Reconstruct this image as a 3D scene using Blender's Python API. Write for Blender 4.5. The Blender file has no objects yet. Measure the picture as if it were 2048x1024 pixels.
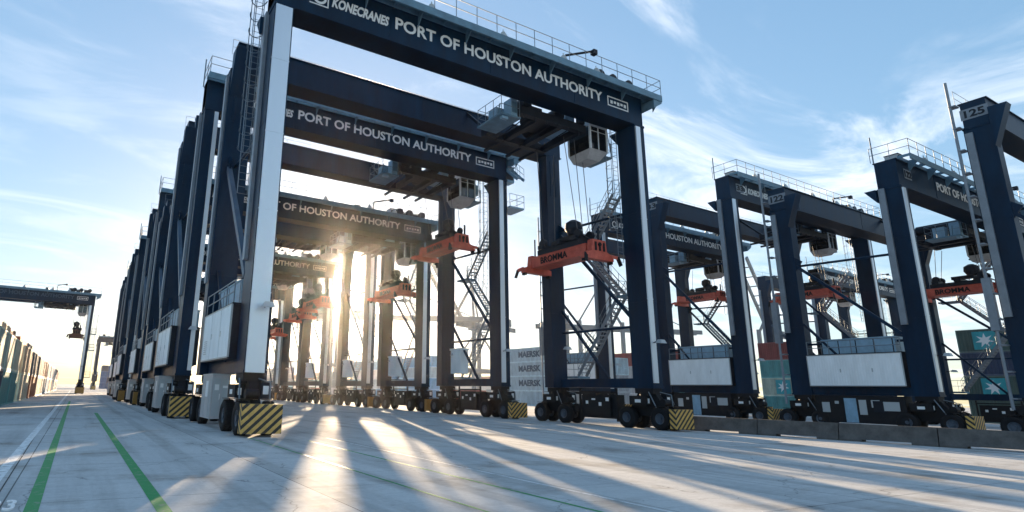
import bpy, math, random
from mathutils import Vector, Matrix
R_ = math.radians
HAZE = 0.00014
scene = bpy.context.scene
COL = scene.collection
random.seed(7)

# ------------------------------------------------------------------ camera
cam_d = bpy.data.cameras.new("camera")
cam = bpy.data.objects.new("camera", cam_d)
COL.objects.link(cam)
cam_d.sensor_width = 36.0
cam_d.lens = 1162.18 / 2048 * 36.0
cam_d.shift_x = (1024 - 804.8) / 2048
cam_d.shift_y = (508.7 - 512) / 2048
cam_d.clip_start = 0.1
cam_d.clip_end = 6000
RC = ((0.87643416, 0.13257172, 0.46291242),
      (-0.48087668, 0.19123148, 0.85567993),
      (0.02491553, -0.97255090, 0.23135245))
m = Matrix([[RC[i][0], -RC[i][1], -RC[i][2]] for i in range(3)]).to_4x4()
m.translation = (0, 0, 1.7)
cam.matrix_world = m
scene.camera = cam

# ------------------------------------------------------------------ light
SUN_EL, SUN_AZ = 9.9, 22.1          # degrees; azimuth from +Y towards +X
sd = Vector((math.sin(R_(SUN_AZ)) * math.cos(R_(SUN_EL)), math.cos(R_(SUN_AZ)) * math.cos(R_(SUN_EL)), math.sin(R_(SUN_EL))))
sun_d = bpy.data.lights.new("sun", 'SUN')
sun_d.energy = 5.0
sun_d.angle = R_(0.5)
sun_d.color = (1.0, 0.74, 0.47)
sun = bpy.data.objects.new("sun", sun_d)
COL.objects.link(sun)
sun.rotation_euler = sd.to_track_quat('Z', 'Y').to_euler()
sun.location = (0, 0, 60)

world = bpy.data.worlds.new("World")
scene.world = world
world.use_nodes = True
wt = world.node_tree
wt.nodes.clear()
def wn(t, **k):
    n = wt.nodes.new(t)
    for a, b in k.items():
        setattr(n, a, b)
    return n
def wl(a, b):
    wt.links.new(a, b)
def wmath(op, a, b=None, clamp=False):
    n = wn('ShaderNodeMath', operation=op); n.use_clamp = clamp
    for i, v in enumerate((a, b)):
        if v is None: continue
        if isinstance(v, (int, float)): n.inputs[i].default_value = v
        else: wl(v, n.inputs[i])
    return n.outputs[0]
w_out = wn('ShaderNodeOutputWorld')
w_bg = wn('ShaderNodeBackground'); w_bg.inputs['Strength'].default_value = 0.12
w_sky = wn('ShaderNodeTexSky', sky_type='NISHITA')
w_sky.sun_disc = False
w_sky.sun_elevation = R_(SUN_EL)
w_sky.sun_rotation = R_(SUN_AZ)
w_sky.altitude = 10
w_sky.air_density = 1.0
w_sky.dust_density = 0.35
w_sky.ozone_density = 2.5
tc = wn('ShaderNodeTexCoord')
# thin cirrus: noise on the sky direction projected on a high flat layer
sep = wn('ShaderNodeSeparateXYZ'); wl(tc.outputs['Generated'], sep.inputs[0])
zz = wmath('MAXIMUM', wmath('ADD', sep.outputs[2], 0.08), 0.03)
cmb = wn('ShaderNodeCombineXYZ')
wl(wmath('DIVIDE', sep.outputs[0], zz), cmb.inputs[0]); wl(wmath('DIVIDE', sep.outputs[1], zz), cmb.inputs[1])
mp = wn('ShaderNodeMapping'); wl(cmb.outputs[0], mp.inputs[0])
mp.inputs['Rotation'].default_value = (0, 0, R_(-38)); mp.inputs['Scale'].default_value = (0.8, 1.7, 1)
mp.inputs['Location'].default_value = (3.1, 1.7, 0)
n1 = wn('ShaderNodeTexNoise'); n1.inputs['Scale'].default_value = 1.15; n1.inputs['Detail'].default_value = 9
n1.inputs['Roughness'].default_value = 0.62; n1.inputs['Distortion'].default_value = 1.1; wl(mp.outputs[0], n1.inputs['Vector'])
n2 = wn('ShaderNodeTexNoise'); n2.inputs['Scale'].default_value = 0.55; n2.inputs['Detail'].default_value = 3; wl(cmb.outputs[0], n2.inputs['Vector'])
c1 = wn('ShaderNodeMapRange', interpolation_type='SMOOTHSTEP'); wl(n1.outputs[0], c1.inputs[0]); c1.inputs[1].default_value = 0.44; c1.inputs[2].default_value = 0.70
c2 = wn('ShaderNodeMapRange', interpolation_type='SMOOTHSTEP'); wl(n2.outputs[0], c2.inputs[0]); c2.inputs[1].default_value = 0.32; c2.inputs[2].default_value = 0.52
c3 = wn('ShaderNodeMapRange', interpolation_type='SMOOTHSTEP'); c3.inputs[1].default_value = -0.05; c3.inputs[2].default_value = 0.55; c3.inputs[3].default_value = 0.35; c3.inputs[4].default_value = 1.0
wl(sep.outputs[0], c3.inputs[0])
cl = wmath('MULTIPLY', wmath('MULTIPLY', wmath('MULTIPLY', c1.outputs[0], c2.outputs[0]), c3.outputs[0]), 0.7)
mixc = wn('ShaderNodeMix', data_type='RGBA'); wl(cl, mixc.inputs[0])
# lift the blue of the sky a little away from the nishita yellow
tint = wn('ShaderNodeMix', data_type='RGBA', blend_type='MULTIPLY'); tint.inputs[0].default_value = 1.0
wl(w_sky.outputs[0], tint.inputs[6]); tint.inputs[7].default_value = (0.98, 1.0, 1.06, 1)
gm = wn('ShaderNodeGamma'); wl(tint.outputs[2], gm.inputs[0]); gm.inputs[1].default_value = 0.44
hs = wn('ShaderNodeHueSaturation'); wl(gm.outputs[0], hs.inputs['Color']); hs.inputs['Saturation'].default_value = 1.55; hs.inputs['Value'].default_value = 1.2
wl(hs.outputs[0], mixc.inputs[6]); mixc.inputs[7].default_value = (3.5, 3.6, 3.75, 1)
# glow round the sun's disc
dt = wn('ShaderNodeVectorMath', operation='DOT_PRODUCT'); wl(tc.outputs['Generated'], dt.inputs[0]); dt.inputs[1].default_value = sd
dm = wmath('MAXIMUM', dt.outputs['Value'], 0.0)
g = wmath('ADD', wmath('MULTIPLY', wmath('POWER', dm, 140.0), 3.0), wmath('MULTIPLY', wmath('POWER', dm, 9000.0), 300.0))
gv = wn('ShaderNodeMix', data_type='RGBA', blend_type='MULTIPLY'); gv.inputs[0].default_value = 1
gc = wn('ShaderNodeCombineXYZ'); wl(g, gc.inputs[0]); wl(wmath('MULTIPLY', g, 0.9), gc.inputs[1]); wl(wmath('MULTIPLY', g, 0.7), gc.inputs[2])
ad = wn('ShaderNodeMix', data_type='RGBA', blend_type='ADD'); ad.inputs[0].default_value = 1
wl(mixc.outputs[2], ad.inputs[6]); wl(gc.outputs[0], ad.inputs[7])
wl(ad.outputs[2], w_bg.inputs['Color'])
wl(w_bg.outputs[0], w_out.inputs['Surface'])

scene.view_settings.view_transform = 'Standard'
scene.view_settings.look = 'None'
scene.view_settings.gamma = 1.0
scene.view_settings.exposure = 1.78
scene.render.engine = 'CYCLES'

# ------------------------------------------------------------------ materials
def mat(name, col, rough=0.5, metal=0.0, var=0.0, vscale=2.0, bump=0.0, coat=0.0, col2=None, streak=0.0, spec=0.5):
    M = bpy.data.materials.new(name); M.use_nodes = True
    nt = M.node_tree; b = nt.nodes['Principled BSDF']
    b.inputs['Base Color'].default_value = (*col, 1); b.inputs['Roughness'].default_value = rough
    b.inputs['Metallic'].default_value = metal; b.inputs['Coat Weight'].default_value = coat
    b.inputs['Specular IOR Level'].default_value = spec
    if var > 0:
        t = nt.nodes.new('ShaderNodeTexCoord'); mpn = nt.nodes.new('ShaderNodeMapping')
        nt.links.new(t.outputs['Object'], mpn.inputs[0])
        mpn.inputs['Scale'].default_value = (1, 1, 1 if not streak else streak)
        nz = nt.nodes.new('ShaderNodeTexNoise'); nz.inputs['Scale'].default_value = vscale; nz.inputs['Detail'].default_value = 6
        nz.inputs['Roughness'].default_value = 0.65
        nt.links.new(mpn.outputs[0], nz.inputs['Vector'])
        r = nt.nodes.new('ShaderNodeValToRGB')
        c2_ = col2 if col2 else tuple(min(1, c * (1 + var)) for c in col)
        r.color_ramp.elements[0].position = 0.35; r.color_ramp.elements[1].position = 0.7
        r.color_ramp.elements[0].color = (*[c * (1 - var * .6) for c in col], 1); r.color_ramp.elements[1].color = (*c2_, 1)
        nt.links.new(nz.outputs[0], r.inputs[0]); nt.links.new(r.outputs[0], b.inputs['Base Color'])
        rr = nt.nodes.new('ShaderNodeMapRange'); nt.links.new(nz.outputs[0], rr.inputs[0])
        rr.inputs[3].default_value = max(0.05, rough - .1); rr.inputs[4].default_value = min(1, rough + .15)
        nt.links.new(rr.outputs[0], b.inputs['Roughness'])
        if bump:
            bp = nt.nodes.new('ShaderNodeBump'); bp.inputs['Strength'].default_value = bump; bp.inputs['Distance'].default_value = 0.02
            nt.links.new(nz.outputs[0], bp.inputs['Height']); nt.links.new(bp.outputs[0], b.inputs['Normal'])
    return M
NAVY = mat('navy_steel', (0.003, 0.018, 0.045), 0.38, var=0.5, vscale=0.7, streak=0.25, col2=(0.004, 0.030, 0.070), spec=0.15)
def rust(M, amt=0.3):
    nt = M.node_tree; b = nt.nodes['Principled BSDF']
    src = b.inputs['Base Color'].links[0].from_socket
    t = nt.nodes.new('ShaderNodeTexCoord'); mpn = nt.nodes.new('ShaderNodeMapping'); mpn.inputs['Scale'].default_value = (1.6, 1.6, .22)
    nt.links.new(t.outputs['Object'], mpn.inputs[0])
    nz = nt.nodes.new('ShaderNodeTexNoise'); nz.inputs['Scale'].default_value = 2.4; nz.inputs['Detail'].default_value = 9; nz.inputs['Roughness'].default_value = .7
    nt.links.new(mpn.outputs[0], nz.inputs['Vector'])
    r = nt.nodes.new('ShaderNodeMapRange'); nt.links.new(nz.outputs[0], r.inputs[0]); r.inputs[1].default_value = .55; r.inputs[2].default_value = .72; r.inputs[4].default_value = amt
    mx = nt.nodes.new('ShaderNodeMix'); mx.data_type = 'RGBA'; nt.links.new(r.outputs[0], mx.inputs[0]); nt.links.new(src, mx.inputs[6]); mx.inputs[7].default_value = (0.030, 0.014, 0.012, 1)
    nt.links.new(mx.outputs[2], b.inputs['Base Color'])
rust(NAVY)
NAVY2 = mat('navy_machinery', (0.005, 0.009, 0.018), 0.5, var=0.5, vscale=2, spec=0.3)
TRAY = mat('pale_galvanised_cover', (0.64, 0.69, 0.75), 0.34, 0.6, var=0.06, vscale=0.5, streak=0.15)
DUCT = mat('grey_duct', (0.20, 0.23, 0.27), 0.45, 0.2, var=0.2, vscale=1.5)
WALK = mat('blue_grey_walkway', (0.10, 0.19, 0.26), 0.5, 0.1, var=0.3, vscale=2)
RAIL = mat('railing_steel', (0.16, 0.20, 0.24), 0.45, 0.3)
WHITE = mat('white_painted_panel', (0.80, 0.82, 0.84), 0.45, var=0.12, vscale=1.2, streak=0.3)
LETTER = mat('white_lettering', (0.78, 0.78, 0.78), 0.5)
BEIGE = mat('beige_cabinet', (0.42, 0.41, 0.42), 0.45, var=0.25, vscale=1.8)
BLACK = mat('black_steel', (0.005, 0.006, 0.009), 0.6, var=0.5, vscale=4, spec=0.3)
TYRE = mat('tyre_rubber', (0.009, 0.009, 0.011), 0.8, var=0.4, vscale=6, spec=0.3)
RIM = mat('rim_paint', (0.06, 0.08, 0.11), 0.45, 0.3, var=0.4, vscale=5)
ORANGE = mat('orange_spreader_paint', (0.58, 0.075, 0.045), 0.45, var=0.45, vscale=1.8, col2=(0.66, 0.13, 0.08))
BROWN = mat('dark_brown_spreader', (0.10, 0.03, 0.015), 0.6, var=0.4, vscale=2)  # much darker copy of the orange spreader paint, for the far left crane
YELLOW = mat('yellow_paint', (0.34, 0.17, 0.03), 0.5, var=0.25, vscale=3)
GLASS = mat('dark_cab_glass', (0.01, 0.012, 0.015), 0.08, spec=0.8)
CABW = mat('cab_shell', (0.62, 0.64, 0.66), 0.45, var=0.25, vscale=2.5)
CABB = mat('blue_grey_box', (0.22, 0.36, 0.48), 0.45, var=0.2, vscale=2.5)
LAMPM = mat('lamp_housing', (0.42, 0.45, 0.47), 0.4, 0.2)
ROPE = mat('steel_rope', (0.10, 0.10, 0.11), 0.6)
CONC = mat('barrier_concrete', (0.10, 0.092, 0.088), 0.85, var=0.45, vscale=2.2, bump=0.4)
RED = mat('red_light', (0.5, 0.02, 0.02), 0.4)
BRACE = mat('brace_blue_grey', (0.05, 0.09, 0.14), 0.45, var=0.3, vscale=1.0, spec=0.3)
STSM = mat('ship_crane_grey', (0.13, 0.16, 0.19), 0.5, var=0.15, vscale=0.2)
STSW = mat('ship_crane_white', (0.55, 0.58, 0.6), 0.5)

def stripes(name, along='XZ'):
    M = bpy.data.materials.new(name); M.use_nodes = True
    nt = M.node_tree; b = nt.nodes['Principled BSDF']; b.inputs['Roughness'].default_value = 0.5
    t = nt.nodes.new('ShaderNodeTexCoord'); s = nt.nodes.new('ShaderNodeSeparateXYZ'); nt.links.new(t.outputs['Object'], s.inputs[0])
    def mm(op, a, c):
        n = nt.nodes.new('ShaderNodeMath'); n.operation = op
        for i, v in enumerate((a, c)):
            if isinstance(v, (int, float)): n.inputs[i].default_value = v
            else: nt.links.new(v, n.inputs[i])
        return n.outputs[0]
    q = mm('SUBTRACT', mm('MULTIPLY', s.outputs[0], 0.93), mm('MULTIPLY', s.outputs[2], 1.0))
    q = mm('ADD', q, mm('MULTIPLY', s.outputs[1], 0.93))
    f = mm('FRACT', mm('ADD', mm('MULTIPLY', q, 3.1), 100.0), 0)
    g_ = mm('GREATER_THAN', f, 0.47)
    nz = nt.nodes.new('ShaderNodeTexNoise'); nz.inputs['Scale'].default_value = 7; nz.inputs['Detail'].default_value = 5
    nt.links.new(t.outputs['Object'], nz.inputs['Vector'])
    mx = nt.nodes.new('ShaderNodeMix'); mx.data_type = 'RGBA'; nt.links.new(g_, mx.inputs[0])
    mx.inputs[6].default_value = (0.012, 0.012, 0.014, 1); mx.inputs[7].default_value = (0.85, 0.46, 0.09, 1)
    m2_ = nt.nodes.new('ShaderNodeMix'); m2_.data_type = 'RGBA'; m2_.blend_type = 'MULTIPLY'; m2_.inputs[0].default_value = 0.6
    nt.links.new(mx.outputs[2], m2_.inputs[6]); nt.links.new(nz.outputs[0], m2_.inputs[7])
    ga = nt.nodes.new('ShaderNodeGamma'); ga.inputs[1].default_value = 0.85; nt.links.new(m2_.outputs[2], ga.inputs[0])
    nt.links.new(ga.outputs[0], b.inputs['Base Color'])
    return M
STRIPE = stripes('hazard_stripes')

def paint(name, col, wear=0.45, thr=0.5):
    wear = min(1, wear * 1.8)
    """worn road paint over concrete"""
    M = bpy.data.materials.new(name); M.use_nodes = True
    nt = M.node_tree; b = nt.nodes['Principled BSDF']; b.inputs['Roughness'].default_value = 0.7
    g_ = nt.nodes.new('ShaderNodeNewGeometry')
    nz = nt.nodes.new('ShaderNodeTexNoise'); nz.inputs['Scale'].default_value = 5; nz.inputs['Detail'].default_value = 8; nz.inputs['Roughness'].default_value = .7
    nt.links.new(g_.outputs['Position'], nz.inputs['Vector'])
    r = nt.nodes.new('ShaderNodeValToRGB'); r.color_ramp.elements[0].position = thr - .02; r.color_ramp.elements[1].position = thr + .1
    r.color_ramp.elements[0].color = (*col, 1); r.color_ramp.elements[1].color = (*[c * (1 - wear) + 0.3 * wear for c in col], 1)
    nt.links.new(nz.outputs[0], r.inputs[0]); nt.links.new(r.outputs[0], b.inputs['Base Color'])
    return M
GREEN = paint('green_line_paint', (0.02, 0.27, 0.07), 0.3, 0.55)
WLINE = paint('white_line_paint', (0.75, 0.77, 0.78), 0.5, 0.52)

# ------------------------------------------------------------------ mesh helpers
class MB:
    def __init__(s): s.v = []; s.f = []; s.mi = []; s.sm = []
    def add(s, vs, fs, mi=0, smooth=False):
        o = len(s.v); s.v += [tuple(p) for p in vs]
        for f in fs:
            s.f.append(tuple(o + i for i in f)); s.mi.append(mi); s.sm.append(smooth)
        return s
    def box(s, x0, x1, y0, y1, z0, z1, mi=0):
        return s.add([(x0,y0,z0),(x1,y0,z0),(x1,y1,z0),(x0,y1,z0),(x0,y0,z1),(x1,y0,z1),(x1,y1,z1),(x0,y1,z1)],
            [(0,3,2,1),(4,5,6,7),(0,1,5,4),(1,2,6,5),(2,3,7,6),(3,0,4,7)], mi)
    def hexa(s, b, t, mi=0):          # bottom quad b, top quad t (4 points each, ccw from above)
        return s.add(list(b) + list(t), [(0,3,2,1),(4,5,6,7),(0,1,5,4),(1,2,6,5),(2,3,7,6),(3,0,4,7)], mi)
    def cyl(s, p, q, r, n=8, mi=0, r2=None, cap=True):
        p = Vector(p); q = Vector(q); d = (q - p).normalized()
        a = Vector((0,0,1)) if abs(d.z) < .9 else Vector((1,0,0))
        u = d.cross(a).normalized(); w = d.cross(u)
        r2 = r if r2 is None else r2
        vs = []
        for c, rr in ((p, r), (q, r2)):
            for i in range(n):
                t = 2 * math.pi * i / n
                vs.append(c + (u * math.cos(t) + w * math.sin(t)) * rr)
        fs = [(i, i + n, (i + 1) % n + n, (i + 1) % n) for i in range(n)]
        s.add(vs, fs, mi, n > 7)
        if cap: s.add(vs, [tuple(range(n)), tuple(reversed(range(n, 2 * n)))], mi)
        return s
    def bar(s, p, q, w, h, mi=0):
        p = Vector(p); q = Vector(q); d = (q - p).normalized()
        a = Vector((1,0,0)) if abs(d.x) < .9 else Vector((0,0,1))
        u = d.cross(a).normalized(); v = d.cross(u).normalized()
        vs = []
        for c in (p, q):
            for su, sv in ((-1,-1),(1,-1),(1,1),(-1,1)):
                vs.append(c + u * su * h / 2 + v * sv * w / 2)
        return s.add(vs, [(0,3,2,1),(4,5,6,7),(0,1,5,4),(1,2,6,5),(2,3,7,6),(3,0,4,7)], mi)
    def prism(s, pts, axis, a0, a1, mi=0):   # polygon pts in the two other axes
        n = len(pts); vs = []
        for a in (a0, a1):
            for (u, v) in pts:
                vs.append({'x': (a, u, v), 'y': (u, a, v), 'z': (u, v, a)}[axis])
        fs = [tuple(range(n)), tuple(reversed(range(n, 2*n)))] + [(i, i + n, (i + 1) % n + n, (i + 1) % n) for i in range(n)]
        return s.add(vs, fs, mi)
    def mesh(s, name, mats):
        me = bpy.data.meshes.new(name)
        me.from_pydata(s.v, [], s.f)
        for mm_ in mats: me.materials.append(mm_)
        me.polygons.foreach_set('material_index', s.mi)
        me.polygons.foreach_set('use_smooth', s.sm)
        import bmesh
        b = bmesh.new(); b.from_mesh(me); bmesh.ops.recalc_face_normals(b, faces=b.faces); b.to_mesh(me); b.free()
        me.update()
        return me
    def build(s, name, mats, parent=None, loc=(0,0,0)):
        return put(name, s.mesh(name, mats), parent, loc)
def put(name, me, parent=None, loc=(0,0,0), rz=0):
    o = bpy.data.objects.new(name, me); COL.objects.link(o)
    o.location = loc; o.rotation_euler = (0, 0, rz)
    if parent: o.parent = parent
    return o
CACHE = {}
def cached(key, name, mats, fn):
    if key not in CACHE:
        b = MB(); fn(b); CACHE[key] = b.mesh(name, mats)
    return CACHE[key]
def thing(name, label, cat, loc=(0,0,0), rz=0, group=None):
    o = bpy.data.objects.new(name, None); COL.objects.link(o); o.location = loc; o.rotation_euler = (0, 0, rz)
    o.empty_display_size = .5
    o['label'] = label; o['category'] = cat
    if group: o['group'] = group
    return o
def tag(o, label, cat, group=None, kind=None):
    if label: o['label'] = label
    if cat: o['category'] = cat
    if group: o['group'] = group
    if kind: o['kind'] = kind
    return o
def text_mesh(key, body, width, height, bold=0.0, shear=0.0, extr=0.012, mt=None, spacing=1.0):
    """flat lettering in the XZ plane, reading along +X, front towards -Y, lower-left at origin"""
    k = ('txt', key)
    if k in CACHE: return CACHE[k]
    cu = bpy.data.curves.new('lettering', 'FONT'); cu.body = body; cu.size = 1; cu.extrude = extr; cu.offset = bold; cu.shear = shear
    cu.space_character = spacing; cu.resolution_u = 3
    ob = bpy.data.objects.new('lettering', cu); COL.objects.link(ob)
    dg = bpy.context.evaluated_depsgraph_get(); dg.update()
    me = bpy.data.meshes.new_from_object(ob.evaluated_get(dg))
    bpy.data.objects.remove(ob); bpy.data.curves.remove(cu)
    xs = [v.co.x for v in me.vertices]; ys = [v.co.y for v in me.vertices]
    x0, x1, y0, y1 = min(xs), max(xs), min(ys), max(ys)
    for v in me.vertices:
        x = (v.co.x - x0) / (x1 - x0) * width; y = (v.co.y - y0) / (y1 - y0) * height; z = v.co.z
        v.co = (x, -z, y)
    me.materials.clear(); me.materials.append(mt or LETTER)
    me.name = 'lettering'
    CACHE[k] = me
    return me

# ------------------------------------------------------------------ ground
def ground_mat():
    M = bpy.data.materials.new('yard_concrete'); M.use_nodes = True
    nt = M.node_tree; b = nt.nodes['Principled BSDF']
    g_ = nt.nodes.new('ShaderNodeNewGeometry')
    def noise(sc, det, ro, scale=(1,1,1)):
        mp_ = nt.nodes.new('ShaderNodeMapping'); mp_.inputs['Scale'].default_value = scale
        nt.links.new(g_.outputs['Position'], mp_.inputs[0])
        n = nt.nodes.new('ShaderNodeTexNoise'); n.inputs['Scale'].default_value = sc; n.inputs['Detail'].default_value = det; n.inputs['Roughness'].default_value = ro
        nt.links.new(mp_.outputs[0], n.inputs['Vector']); return n.outputs[0]
    def ramp(i, p0, c0, p1, c1):
        r = nt.nodes.new('ShaderNodeValToRGB'); r.color_ramp.elements[0].position = p0; r.color_ramp.elements[1].position = p1
        r.color_ramp.elements[0].color = (*c0, 1); r.color_ramp.elements[1].color = (*c1, 1); nt.links.new(i, r.inputs[0]); return r.outputs[0]
    def mul(a, c, f=1.0):
        mx = nt.nodes.new('ShaderNodeMix'); mx.data_type = 'RGBA'; mx.blend_type = 'MULTIPLY'; mx.inputs[0].default_value = f
        nt.links.new(a, mx.inputs[6]); nt.links.new(c, mx.inputs[7]); return mx.outputs[2]
    base = ramp(noise(0.25, 8, .6), .3, (0.50, 0.51, 0.515), .75, (0.62, 0.62, 0.61))
    fine = ramp(noise(9, 6, .7), .3, (0.86, 0.86, 0.86), .7, (1.06, 1.06, 1.06))
    tyre = ramp(noise(1.5, 6, .6, (1.0, 0.05, 1)), .48, (1, 1, 1), .72, (0.76, 0.755, 0.75))
    bro = ramp(noise(2.2, 4, .6, (0.12, 1.6, 1)), .5, (1, 1, 1), .8, (0.84, 0.84, 0.84))
    stain = ramp(noise(0.45, 6, .6), .54, (1, 1, 1), .72, (0.50, 0.44, 0.38))
    spots = ramp(noise(4.5, 3, .5), .68, (1, 1, 1), .76, (0.55, 0.53, 0.52))
    c = mul(mul(mul(mul(mul(base, fine), tyre), bro), stain, .8), spots, .6)
    # rubber-darkened runways where the cranes travel
    sx = nt.nodes.new('ShaderNodeSeparateXYZ'); nt.links.new(g_.outputs['Position'], sx.inputs[0])
    def band(x0, w):
        a = nt.nodes.new('ShaderNodeMath'); a.operation = 'SUBTRACT'; nt.links.new(sx.outputs[0], a.inputs[0]); a.inputs[1].default_value = x0
        a2 = nt.nodes.new('ShaderNodeMath'); a2.operation = 'ABSOLUTE'; nt.links.new(a.outputs[0], a2.inputs[0])
        m_ = nt.nodes.new('ShaderNodeMapRange'); m_.interpolation_type = 'SMOOTHSTEP'; nt.links.new(a2.outputs[0], m_.inputs[0]); m_.inputs[1].default_value = w * .5; m_.inputs[2].default_value = w; m_.inputs[3].default_value = 1; m_.inputs[4].default_value = 0
        return m_.outputs[0]
    bs = None
    for (x0, w) in ((5.6, .32), (6.6, .32), (29.6, .32), (30.6, .32), (2.6, .25), (4.1, .25), (12.0, .25), (14.1, .25), (20.0, .3), (22.1, .3)):
        o_ = band(x0, w)
        if bs is None: bs = o_
        else:
            q_ = nt.nodes.new('ShaderNodeMath'); q_.operation = 'MAXIMUM'; nt.links.new(bs, q_.inputs[0]); nt.links.new(o_, q_.inputs[1]); bs = q_.outputs[0]
    lane = ramp(noise(1.2, 6, .7, (1.2, .15, 1)), .35, (.95, .95, .95), .62, (.78, .775, .77))
    lm = nt.nodes.new('ShaderNodeMix'); lm.data_type = 'RGBA'; nt.links.new(bs, lm.inputs[0]); lm.inputs[6].default_value = (1, 1, 1, 1); nt.links.new(lane, lm.inputs[7])
    c = mul(c, lm.outputs[2])
    # hairline cracks
    vo_ = nt.nodes.new('ShaderNodeTexVoronoi'); vo_.feature = 'DISTANCE_TO_EDGE'; vo_.inputs['Scale'].default_value = .22
    wp = nt.nodes.new('ShaderNodeVectorMath'); wp.operation = 'ADD'; nz3 = nt.nodes.new('ShaderNodeTexNoise'); nz3.inputs['Scale'].default_value = 1.1; nz3.inputs['Detail'].default_value = 6
    nt.links.new(g_.outputs['Position'], nz3.inputs['Vector']); nt.links.new(g_.outputs['Position'], wp.inputs[0]); nt.links.new(nz3.outputs['Color'], wp.inputs[1]); nt.links.new(wp.outputs[0], vo_.inputs['Vector'])
    cr = ramp(vo_.outputs['Distance'], .0, (.55, .55, .55), .004, (1, 1, 1))
    c = mul(c, cr)
    # slab joints every 4.6 m both ways
    s = nt.nodes.new('ShaderNodeSeparateXYZ'); nt.links.new(g_.outputs['Position'], s.inputs[0])
    def mm(op, a, c_):
        n = nt.nodes.new('ShaderNodeMath'); n.operation = op
        for i, v in enumerate((a, c_)):
            if isinstance(v, (int, float)): n.inputs[i].default_value = v
            else: nt.links.new(v, n.inputs[i])
        return n.outputs[0]
    def joint(o, per, off, w):
        f = mm('FRACT', mm('DIVIDE', mm('ADD', o, 1000 * per + off), per), 0)
        return mm('LESS_THAN', mm('ABSOLUTE', mm('SUBTRACT', f, .5), 0), w / per)
    j = mm('MAXIMUM', joint(s.outputs[0], 4.6, 3.0, 0.012), joint(s.outputs[1], 4.6, 1.0, 0.010))
    mx = nt.nodes.new('ShaderNodeMix'); mx.data_type = 'RGBA'; nt.links.new(mm('MULTIPLY', j, .75), mx.inputs[0]); nt.links.new(c, mx.inputs[6])
    mx.inputs[7].default_value = (0.07, 0.07, 0.07, 1)
    nt.links.new(mx.outputs[2], b.inputs['Base Color'])
    rr = nt.nodes.new('ShaderNodeMapRange'); nt.links.new(noise(3, 6, .6), rr.inputs[0]); rr.inputs[3].default_value = .8; rr.inputs[4].default_value = 1.0
    nt.links.new(rr.outputs[0], b.inputs['Roughness']); b.inputs['Specular IOR Level'].default_value = 0.04
    bp = nt.nodes.new('ShaderNodeBump'); bp.inputs['Strength'].default_value = .25; bp.inputs['Distance'].default_value = .01
    nt.links.new(noise(30, 5, .7), bp.inputs['Height']); nt.links.new(bp.outputs[0], b.inputs['Normal'])
    return M
gb = MB(); gb.add([(-2500,-60,0),(2500,-60,0),(2500,4500,0),(-2500,4500,0)], [(0,1,2,3)])
tag(gb.build('ground', [ground_mat()]), None, None, kind='structure')

def line(name, x0, x1, y0, y1, m_, lab, z=0.004, pts=None):
    b = MB()
    n = max(1, int((y1 - y0) / 3))
    for i in range(n):
        a = y0 + (y1 - y0) * i / n; c = y0 + (y1 - y0) * (i + 1) / n
        b.add([(x0, a, z), (x1, a, z), (x1, c, z), (x0, c, z)], [(0, 1, 2, 3)])
    return tag(b.build(name, [m_]), lab, None, kind='structure')
line('road_marking', 1.22, 1.42, -5, 42, GREEN, 'broad green line painted on the yard, nearest the crane row')
line('road_marking', -0.40, -0.22, -5, 70, GREEN, 'worn green line beside the white line')
line('road_marking', -1.14, -0.94, -5, 190, WLINE, 'long white line running to the horizon')
line('road_marking', 5.60, 5.66, -5, 22, GREEN, 'thin green line leading under the nearest crane')
line('road_marking', 7.25, 7.33, -5, 20, GREEN, 'second thin green line under the nearest crane')
line('road_marking', 8.32, 8.38, -5, 21, WLINE, 'thin white line right of the green lines')
line('road_marking', 5.58, 5.67, 13.1, 15.7, WLINE, 'short white dash lying on the thin green line', z=0.008)
b = MB()
for y in (24.0, 17.3, 31.5, 40.0):
    b.add([(-.92, y - .07, .004), (-.47, y - .07, .004), (-.47, y + .07, .004), (-.92, y + .07, .004)], [(0,1,2,3)])
tag(b.build('road_marking', [WLINE]), 'short white cross dashes between white and green lines', None, kind='structure')
bn = text_mesh('bay', '23', .34, .8, .01)
o = put('road_marking', bn, None, (-.86, 10.0, .008)); o.rotation_euler = (R_(-90), 0, 0)
tag(o, 'white numerals painted beside the green line', None, kind='structure')
b = MB()
random.seed(3)
x = -0.74
for i in range(40):
    y0 = 2 + i * 1.5
    b.add([(x - .012, y0, .003), (x + .012, y0, .003), (x + .012 - .015, y0 + 1.5, .003), (x - .012 - .015, y0 + 1.5, .003)], [(0,1,2,3)]); x -= .015
tag(b.build('pavement_joint', [BLACK]), None, None, kind='structure')

# ------------------------------------------------------------------ gantry crane
GG, WB = 23.58, 7.5          # leg spacing across and along the travel direction
def railing(b, pts, h=1.1, post=1.5, r=0.024, mi=0, mid=True):
    for (p, q) in zip(pts[:-1], pts[1:]):
        p = Vector(p); q = Vector(q); L = (q - p).length; n = max(1, round(L / post))
        for k in ([0.5, 1.0] if mid else [1.0]):
            b.cyl(p + Vector((0,0,h*k)), q + Vector((0,0,h*k)), r, 5, mi)
        for i in range(n + 1):
            c = p.lerp(q, i / n); b.cyl(c, c + Vector((0,0,h)), r, 5, mi)

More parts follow.
